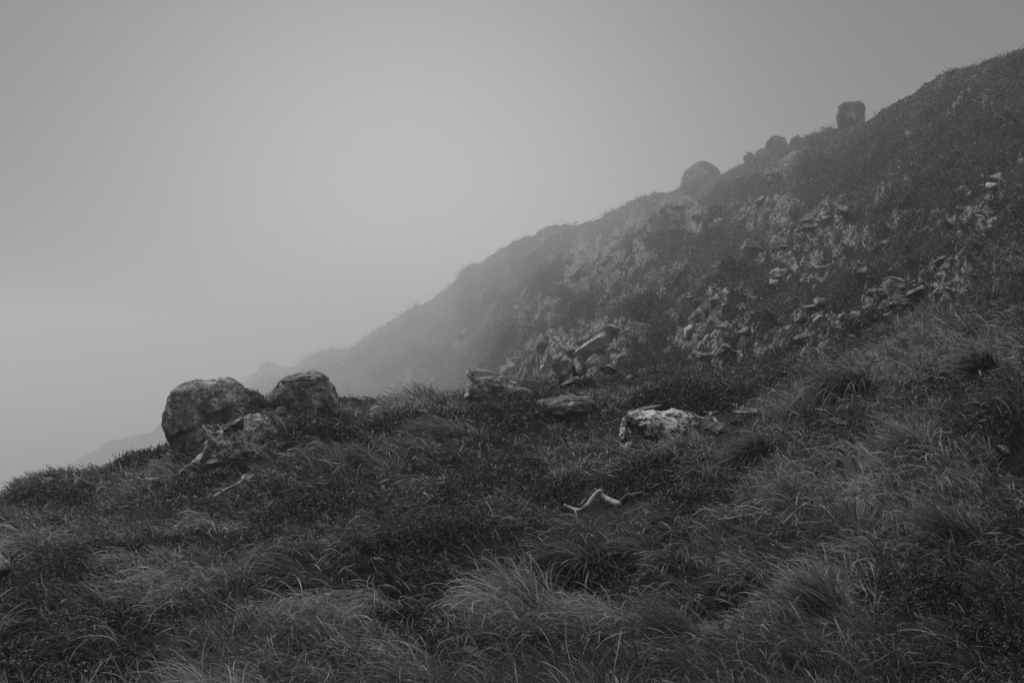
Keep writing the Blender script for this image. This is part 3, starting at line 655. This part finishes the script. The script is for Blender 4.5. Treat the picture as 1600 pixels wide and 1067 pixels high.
# --- dark low shrubs, each patch a thing of its own: centre, radii, tilt (radians, up to the right), height px, label
SH = [(800,642,78,24,.0,26,'rounded dark shrub in front of the layered rock on the crest'),
 (640,668,95,17,-.28,20,'long dark shrub band below the crest, right of the two boulders'),(500,690,80,22,-.3,24,'dark shrub below the dome boulder'),(395,745,0,0,0,0,''),
 (770,740,75,26,-.2,28,'dark shrub in the middle of the near slope, left of the white twig tangle'),(850,775,60,24,-.1,24,'shrub in the dark hollow left of the L-shaped branch'),
 (1100,622,120,17,0,16,'broad low shrub just above the white-lichened rock'),(1010,752,60,28,-.2,22,'feathery dark shrub under the white-lichened rock'),
 (1085,790,80,38,-.2,34,'shrub mound right of the short split log'),(1310,700,75,36,-.2,36,'dark shrub on the grass bank right of the root tangle'),
 (1490,612,80,24,-.1,26,'dark shrub high on the grass bank near the right edge'),(1530,690,80,26,0,26,'dark shrub at the right edge below the broad-bladed tussock'),
 (960,925,85,42,-.1,40,'round leafy dark shrub in the near middle, right of the combed tussocks'),(1130,960,75,30,-.1,34,'low shrub right of the dome tussock in the near grass'),
 (590,885,90,36,-.15,34,'dark shrub left of centre in the near slope'),(680,820,95,34,-.25,30,'leafy shrub bank between the dark middle shrub and the sweeping tussock'),
 (190,868,150,20,-.1,24,'long dark shrub bank crossing the left of the near slope'),(390,850,90,20,-.12,24,'dark shrub at the right end of the long left bank'),
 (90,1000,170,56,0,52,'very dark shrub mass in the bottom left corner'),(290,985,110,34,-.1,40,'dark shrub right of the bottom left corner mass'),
 (60,785,85,22,-.1,22,'dark scrub on the far left hump of the crest'),(225,722,42,16,-.3,18,'small dark shrub on the crest just left of the big boulder'),
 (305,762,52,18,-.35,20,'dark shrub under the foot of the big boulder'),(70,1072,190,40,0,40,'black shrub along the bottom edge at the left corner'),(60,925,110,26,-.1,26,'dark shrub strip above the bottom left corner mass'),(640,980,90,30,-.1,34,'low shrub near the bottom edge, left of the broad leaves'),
 (840,1030,110,32,0,36,'leafy shrub at the bottom edge right of the broad leaves'),(1420,930,90,36,-.1,40,'dark shrub low on the right between upright tussocks'),
 (700,930,0,0,0,0,''),(1340,512,48,13,-.45,18,'dark narrow shrub behind the edge of the tall grass bank'),(500,795,90,16,-.2,16,'low shrub strip in the pale grass left of centre'),
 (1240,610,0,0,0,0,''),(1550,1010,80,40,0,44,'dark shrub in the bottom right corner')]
SHM = []
M_TWIG = M_WOOD
for i, (u, v, ru, rv, ang, hp, lb) in enumerate(SH):
    if not lb: continue
    Y0 = depth_at(u, v + rv*.3); near = depth_at(u, min(v+rv, 1085)); far = depth_at(u, v-rv*.8)
    c = at(u, v, Y0); rx = ru/F*Y0; ry = max(min((far-near)/2, rx*1.3), rx*.35); H = hp/F*Y0*.8
    SHM.append((c.x, c.y, rx, ry, u, v, ru, rv, ang))
    area_px = math.pi*ru*rv
    n = int(area_px*1.6) + 1500
    if v > 900: n = int(n*.85)
    a = rng.uniform(0, 2*np.pi, n); r = np.sqrt(rng.uniform(0, 1, n))
    rimn = 1 + .22*vn(np.cos(a)*2.5 + i*9, np.sin(a)*2.5, 0, i)
    ex = rx*r*np.cos(a)*rimn; ey = ry*r*np.sin(a)*rimn
    ex = ex; ey2 = ey + ex*math.tan(-ang)*.9*(ry/max(rx*.5, .01))*.6
    x = c.x+ex; y = np.maximum(c.y+ey2, 4.5)
    lump = .55 + .45*(1-np.abs(vn(x/(.16*Y0**.5), y/(.16*Y0**.5), 0, 61+i))*2) + .25*vn(x/.1, y/.1, 0, 62)
    top = H*np.sqrt(np.clip(1-r**2.2, 0, 1))*np.clip(lump, .1, 2)
    dep = rng.uniform(0, 1, n)**1.8*np.minimum(top, .3*Y0/12+.05)
    z = zat(x, y) + top - dep + .01
    P = np.stack([x, y, z], 1); ci = rng.integers(0, n//9, n); P = P[ci] + rng.normal(size=(n, 3))*[.0030*Y0, .0030*Y0, .0026*Y0]
    sz = rng.uniform(.6, 1.4, n)*max(.024, .0027*Y0)
    tn = rng.uniform(.4, 1.7, n)*.031*np.exp(.7*vn(P[:, 0]*2.5, P[:, 1]*2.5, 0, 5) + rng.normal(0, .35, n//9)[ci]); pale = rng.random(n) < .03; tn[pale] = .13
    bag = Bag(); bag.add(*leaves(P, sz, tn, .3))
    m2 = n//9; q = rng.integers(0, n, m2)
    bb = blades(P[q]-[0, 0, .02], rng.uniform(0, 6.28, m2), rng.uniform(.1, 1.1, m2), rng.normal(.2, .3, m2), rng.uniform(.5, 1.2, m2)*.006*Y0+.02, np.full(m2, max(.0025, .0006*Y0)), rng.uniform(.04, .12, m2), 2)
    bag.add(*bb); org = (c.x, c.y, float(zat(c.x, c.y)))
    tag(link('shrub', bag.mesh('shrub', M_LEAF, org), None, org), lb, 'shrub', 'low dark shrubs on the near slope')
def shrub_mask(x, y, u, v):
    m = np.zeros(len(u))
    for (cx, cy, rx, ry, su, sv, ru, rv, ang) in SHM:
        vv = v - sv - (u-su)*math.tan(ang)
        m = np.maximum(m, np.clip(1.5-(((u-su)/ru)**2 + (vv/rv)**2), 0, 1))
    return m
def clear_mask(u, v):
    m = np.zeros(len(u))
    for (a, b, ra, rb) in CLEAR: m = np.maximum(m, np.clip(2.2-2*(((u-a)/ra)**2+((v-b)/rb)**2), 0, 1))
    return m
# --- prominent tussocks: centre, radius px, blade length px, heading, droop, how many, tone, label
TS = [(905,902,50,84,3.3,1.8,560,.075,'large sweeping tussock combed to the left, below the L-shaped branch'),(1010,888,26,76,3.0,1.7,300,.07,'arching tussock whose long blades fall both ways, right of the sweeping one'),
 (1062,905,34,85,3.9,1.9,420,.07,'dome-shaped tussock with straight hanging blades in the near middle'),(845,960,42,95,3.3,1.4,380,.075,'flattened tussock of pale bent blades left of the round leafy shrub'),
 (1330,628,44,95,3.7,1.8,480,.08,'shaggy tussock overhanging a dark gap on the grass bank'),(1192,722,48,64,3.6,1.7,480,.075,'thick hanging tussock just below the forked branch on the lichen rock'),
 (1430,720,46,75,3.3,1.4,380,.085,'pale matted tussock with bleached stalks on the right of the bank'),(1545,585,30,70,3.2,1.3,160,.1,'tussock of broad pale curved blades near the right edge'),
 (1330,860,34,80,1.6,.7,260,.07,'upright spiky tussock low on the right'),(1250,810,30,75,2.4,.8,230,.075,'spiky tussock just below the thin forked branch'),(1300,970,38,110,2.8,.9,260,.065,'tall loose tussock fanning out to the left near the bottom right'),
 (1490,850,40,85,3.1,.8,260,.07,'loose tussock near the right edge, low in the photo'),(470,925,50,85,3.2,1.5,360,.075,'combed flat tussock in the near left grass'),(330,905,46,65,3.2,1.4,300,.07,'small curled tussock above the dark shrub on the left'),
 (570,735,60,50,3.1,1.5,360,.10,'pale wind-combed tussock below the dark band in the centre left'),(1060,1010,50,100,3.3,1.2,330,.07,'loose bent tussock at the bottom edge, right of centre'),(690,690,60,46,3.2,1.4,300,.10,'pale fine tussock just under the long dark shrub band')]
for i, (u, v, rp, lp, hd, dr, n, tn0, lb) in enumerate(TS):
    Y0 = depth_at(u, v); c = at(u, v, Y0); rx = rp/F*Y0
    a = rng.uniform(0, 6.283, n); r = np.sqrt(rng.uniform(0, 1, n))
    x = c.x + rx*.7*r*np.cos(a); y = c.y + rx*.45*r*np.sin(a)
    P = np.stack([x, y, zat(x, y) + .25*rx*(1-r**2)], 1)
    out = a; hx = np.cos(hd)*1.3 + np.cos(out)*r; hy = np.sin(hd)*1.3 + np.sin(out)*r
    az = np.arctan2(hy, hx) + rng.normal(0, .28, n)
    Ln = lp/F*Y0*rng.uniform(.45, 1.1, n); tn = tn0*1.5*np.exp(rng.normal(-.1, .5, n)); dry = rng.random(n) < .09; tn[dry] = rng.uniform(.18, .34, dry.sum())
    wd = np.full(n, max(.0042, .0007*Y0))*rng.uniform(.7, 1.3, n)*(2.0 if 'broad' in lb else 1)
    b = Bag(); b.add(*blades(P, az, rng.uniform(.15, .75, n), dr*rng.uniform(.6, 1.25, n), Ln, wd, tn, 7, roll=rng.normal(0, .5, n)))
    org = (c.x, c.y, float(zat(c.x, c.y)))
    o = link('grass_tussock', b.mesh('grass_tussock', M_GRASS, org), None, org); tag(o, lb, 'grass tussock', 'prominent tussocks in the near grass')
# --- broad-leaved plants at the bottom edge
def broad(u, v, n, lp, lb):
    Y0 = depth_at(u, v)*.98; c = at(u, v, Y0); L_ = lp/F*Y0
    V, Fc = [], []
    for k in range(n):
        a = k*2.4 + random.uniform(-.3, .3); el = random.uniform(.15, .6); l = L_*random.uniform(.7, 1.1)
        d = Vector((math.cos(a)*math.cos(el), math.sin(a)*math.cos(el), math.sin(el))); s = Vector((-math.sin(a), math.cos(a), 0))
        base = len(V); p0 = Vector((0, 0, .04)) + d*l*.15
        for q in range(7):
            t_ = q/6; wq = l*.20*math.sin(math.pi*min(1, .08+t_*.92))**.8; p = p0 + d*l*t_ + Vector((0, 0, -.35*l*t_*t_))
            V += [tuple(p - s*wq + Vector((0, 0, wq*.35))), tuple(p), tuple(p + s*wq + Vector((0, 0, wq*.35)))]
        for q in range(6):
            i0 = base+q*3; Fc += [i0, i0+1, i0+4, i0+3, i0+1, i0+2, i0+5, i0+4]
    me = mk_mesh('broadleaf_plant', V, Fc, 4, M_LEAF, True, {'tone': np.full(len(V), .055)})
    tag(link('broadleaf_plant', me, None, (c.x, c.y, float(zat(c.x, c.y))+.10)), lb, 'plant', 'broad-leaved plants at the bottom edge')
    CLEAR.append((u, v-8, lp*.8, lp*.45))
broad(733, 1045, 7, 34, 'broad-leaved plant with a bright folded leaf at the bottom edge, left of centre')
# --- grass as stuff
du = np.gradient(us)[:, None]; dY = np.gradient(YY, axis=1); dV = -np.gradient(VV, axis=1)
vis = (VV <= VM + 6)
W = du*np.maximum(dV, .07*F*dY/np.maximum(YY, 1))*np.where(vis, 1, .12)
W = W*((VV < 1330) & (VV > -60) & (UT > -130) & (UT < 1740))
W = W*(1-.94*np.clip(rock*1.15, 0, 1)); W[:, ks+3:] = 0
def scatter(n, rows, power=0.0):
    Wr = W[:, rows[0]:rows[1]]; p = (Wr/Wr.sum()).ravel()
    c = rng.choice(len(p), n, p=p); i = c//Wr.shape[1]; j = c % Wr.shape[1] + rows[0]
    i2 = np.clip(i+1, 0, nU-1); j2 = np.clip(j+1, 0, nS-1)
    a, b = rng.random(n), rng.random(n)
    G = lambda A: A[i, j]*(1-a)*(1-b)+A[i2, j]*a*(1-b)+A[i, j2]*(1-a)*b+A[i2, j2]*a*b
    return np.stack([G(XX), G(YY), G(ZZ)], 1)
def vegmap(x, y, Y):
    """0 grass .. 1 shrubby ground cover, in streaks running up to the right"""
    L_ = .9 + .035*Y
    xr = x*.92 + y*.4; yr = y*.92 - x*.4
    return .5 + .9*fbm(xr/L_*.35, yr/L_*.8, 0, 81, 4)
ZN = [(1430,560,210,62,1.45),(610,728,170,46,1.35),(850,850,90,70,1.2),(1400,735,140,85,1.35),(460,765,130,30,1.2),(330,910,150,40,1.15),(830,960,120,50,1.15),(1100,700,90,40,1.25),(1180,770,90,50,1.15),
      (60,1010,260,110,.42),(330,1045,190,55,.55),(1580,1040,220,120,.7),(240,862,240,34,.6),(60,800,120,40,.7),(620,870,130,70,.75),(1050,1040,500,60,.8),(770,740,100,40,.7)]  # darker grass; bottom corners and edge are vignette shade painted into the tone
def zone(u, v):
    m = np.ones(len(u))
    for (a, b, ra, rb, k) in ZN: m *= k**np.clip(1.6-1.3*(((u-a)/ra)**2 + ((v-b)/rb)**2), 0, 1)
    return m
def grass_layer(ntus, per, rows, K, name, label, lenf, widf, rad, tone, dens_shrub=.3, lmin=.16, wmin=.004, mound=0.0, hang=0.0):
    C = scatter(ntus, rows); u, v = uv_of(C); Yc = C[:, 1]
    keep = (rng.random(ntus) > (1 if mound else .985)*clear_mask(u, v+(25 if mound else 0))) & (rng.random(ntus) > .95*shrub_mask(C[:, 0], Yc, u, v))
    vm_ = vegmap(C[:, 0], C[:, 1], Yc); keep &= rng.random(ntus) > dens_shrub*sstep(.55, .8, vm_)
    C = C[keep]; Yc = C[:, 1]; vm_ = vm_[keep]; n0 = len(C)
    szc = rng.uniform(.6, 1.35, n0)*(1 - .35*sstep(.45, .75, vm_))
    patch = np.exp(.55*fbm(C[:, 0]/(1.2+.03*Yc), C[:, 1]/(1.2+.03*Yc), 0, 91, 3)*1.8 + rng.normal(0, .2, n0))
    hd0 = wind(C[:, 0], C[:, 1], Yc)
    stiff = rng.random(n0) < .22
    idx_ = np.repeat(np.arange(n0), per); n = len(idx_)
    a = rng.uniform(0, 6.283, n); r = np.sqrt(rng.random(n))
    rr = (rad[0] + rad[1]*Yc)[idx_]*szc[idx_]
    x = C[idx_, 0] + rr*r*np.cos(a); y = np.maximum(C[idx_, 1] + rr*r*np.sin(a), 4.3)
    P = np.stack([x, y, zat(x, y)-.005 + mound*rr*(1-r*r)], 1)
    hx = np.cos(hd0[idx_])*1.0 + np.cos(a)*r*.9; hy = np.sin(hd0[idx_])*1.0 + np.sin(a)*r*.9
    az = np.arctan2(hy, hx) + rng.normal(0, .6, n)
    Y_ = y
    Ln = np.maximum(lmin, lenf*Y_)*szc[idx_]*rng.uniform(.5, 1.25, n)
    wd = np.maximum(wmin, widf*Y_)*rng.uniform(.65, 1.3, n)
    tilt = np.where(stiff[idx_], rng.uniform(.0, .5, n), rng.uniform(.2, 1.0, n))
    bend = np.where(stiff[idx_], rng.uniform(.2, .9, n), rng.uniform(.5, 1.7, n)) + hang
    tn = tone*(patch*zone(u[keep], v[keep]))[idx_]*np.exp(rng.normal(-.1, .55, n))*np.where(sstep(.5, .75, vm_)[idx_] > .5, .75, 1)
    dry = rng.random(n) < .075; tn[dry] = rng.uniform(.2, .5, dry.sum())
    b = Bag(); b.add(*blades(P, az, tilt, bend, Ln, wd, np.clip(tn, .012, .5), K, twist=rng.normal(0, 1.2, n)))
    tag(link('grass', b.mesh('grass', M_GRASS)), label, 'grass', kind='stuff')
grass_layer(12000, 24, (8, kc+4), 6, 'grass', 'long wind-combed mountain grass on the near slope', .0, .00075, (.11, .004), .145, .4, .175)
grass_layer(300, 170, (8, kc-60), 7, 'grass', 'big shaggy hanging clumps of grass among the shorter grass of the near slope', .0, .0007, (.16, .006), .145, .95, .27, mound=.55, hang=.5)
grass_layer(15000, 13, (kc-4, ks-1), 2, 'grass', 'coarse grass thinning into fog on the far slope', .0036, .0007, (.12, .006), .075, .75, .14)
# --- dead straw lying broken on top of the grass
C = scatter(26000, (8, kc+3)); u, v = uv_of(C); kp = (rng.random(len(C)) > .9*clear_mask(u, v)) & (rng.random(len(C)) > .8*shrub_mask(C[:, 0], C[:, 1], u, v)) & (fbm(C[:, 0]*.8, C[:, 1]*.8, 0, 501, 3) > -.15)
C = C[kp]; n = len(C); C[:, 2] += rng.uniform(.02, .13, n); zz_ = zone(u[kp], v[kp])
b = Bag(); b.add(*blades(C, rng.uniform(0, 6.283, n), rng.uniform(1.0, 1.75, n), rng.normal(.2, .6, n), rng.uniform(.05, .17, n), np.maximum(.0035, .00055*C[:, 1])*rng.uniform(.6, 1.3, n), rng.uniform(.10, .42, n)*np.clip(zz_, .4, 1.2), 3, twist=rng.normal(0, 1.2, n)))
tag(link('dead_straw', b.mesh('dead_straw', M_GRASS)), 'bleached broken straw scattered over the near grass', 'straw', kind='stuff')
# --- leafy ground cover as stuff
def cover(n, rows, size, h, label, tone, thr=.5):
    C = scatter(n, rows); u, v = uv_of(C); Yc = C[:, 1]; vm_ = vegmap(C[:, 0], C[:, 1], Yc)
    keep = (rng.random(n) < .10 + .9*sstep(thr, thr+.15, vm_)) & (rng.random(n) > .55*clear_mask(u, v)); C = C[keep]; n = len(C); Yc = C[:, 1]; vm_ = vm_[keep]
    L_ = .10*Yc**.55
    lump = np.clip(.5+.6*(1-2*np.abs(vn(C[:, 0]/L_, C[:, 1]/L_, 0, 66))), .05, 1.3)
    top = (h[0] + h[1]*Yc)*lump*sstep(thr-.1, thr+.2, vm_) + .01
    top *= .15 + .85*sstep(4, 45, uv_of(C)[1] - np.interp(uv_of(C)[0], *T(SKY, 1)))
    C[:, 2] += top*(1 - rng.random(n)**2)
    ci = rng.integers(0, max(n//8, 1), n); ys = C[ci, 1]; C = C[ci] + rng.normal(size=(n, 3))*(np.stack([ys, ys, ys*.8], 1)*.0026)
    Yc = C[:, 1]; L_ = .10*Yc**.55
    tn = tone*rng.uniform(.6, 1.4, n)*np.exp(rng.normal(0, .35, n//8+1)[ci])*np.exp((.9 if Yc.mean() < 24 else 1.7)*vn(C[:, 0]/L_/4, C[:, 1]/L_/4, 0, 67))
    b = Bag(); b.add(*leaves(C, np.maximum(size[0], size[1]*Yc)*rng.uniform(.6, 1.3, n), tn, .35))
    tag(link('ground_cover', b.mesh('ground_cover', M_LEAF)), label, 'ground cover', kind='stuff')
cover(190000, (8, kc+4), (.024, .0025), (.11, .002), 'small-leaved creeping plants between the grass of the near slope', .036)
cover(560000, (kc-4, ks-2), (.03, .0019), (.08, .006), 'dark low scrub covering the far slope', .032, .42)
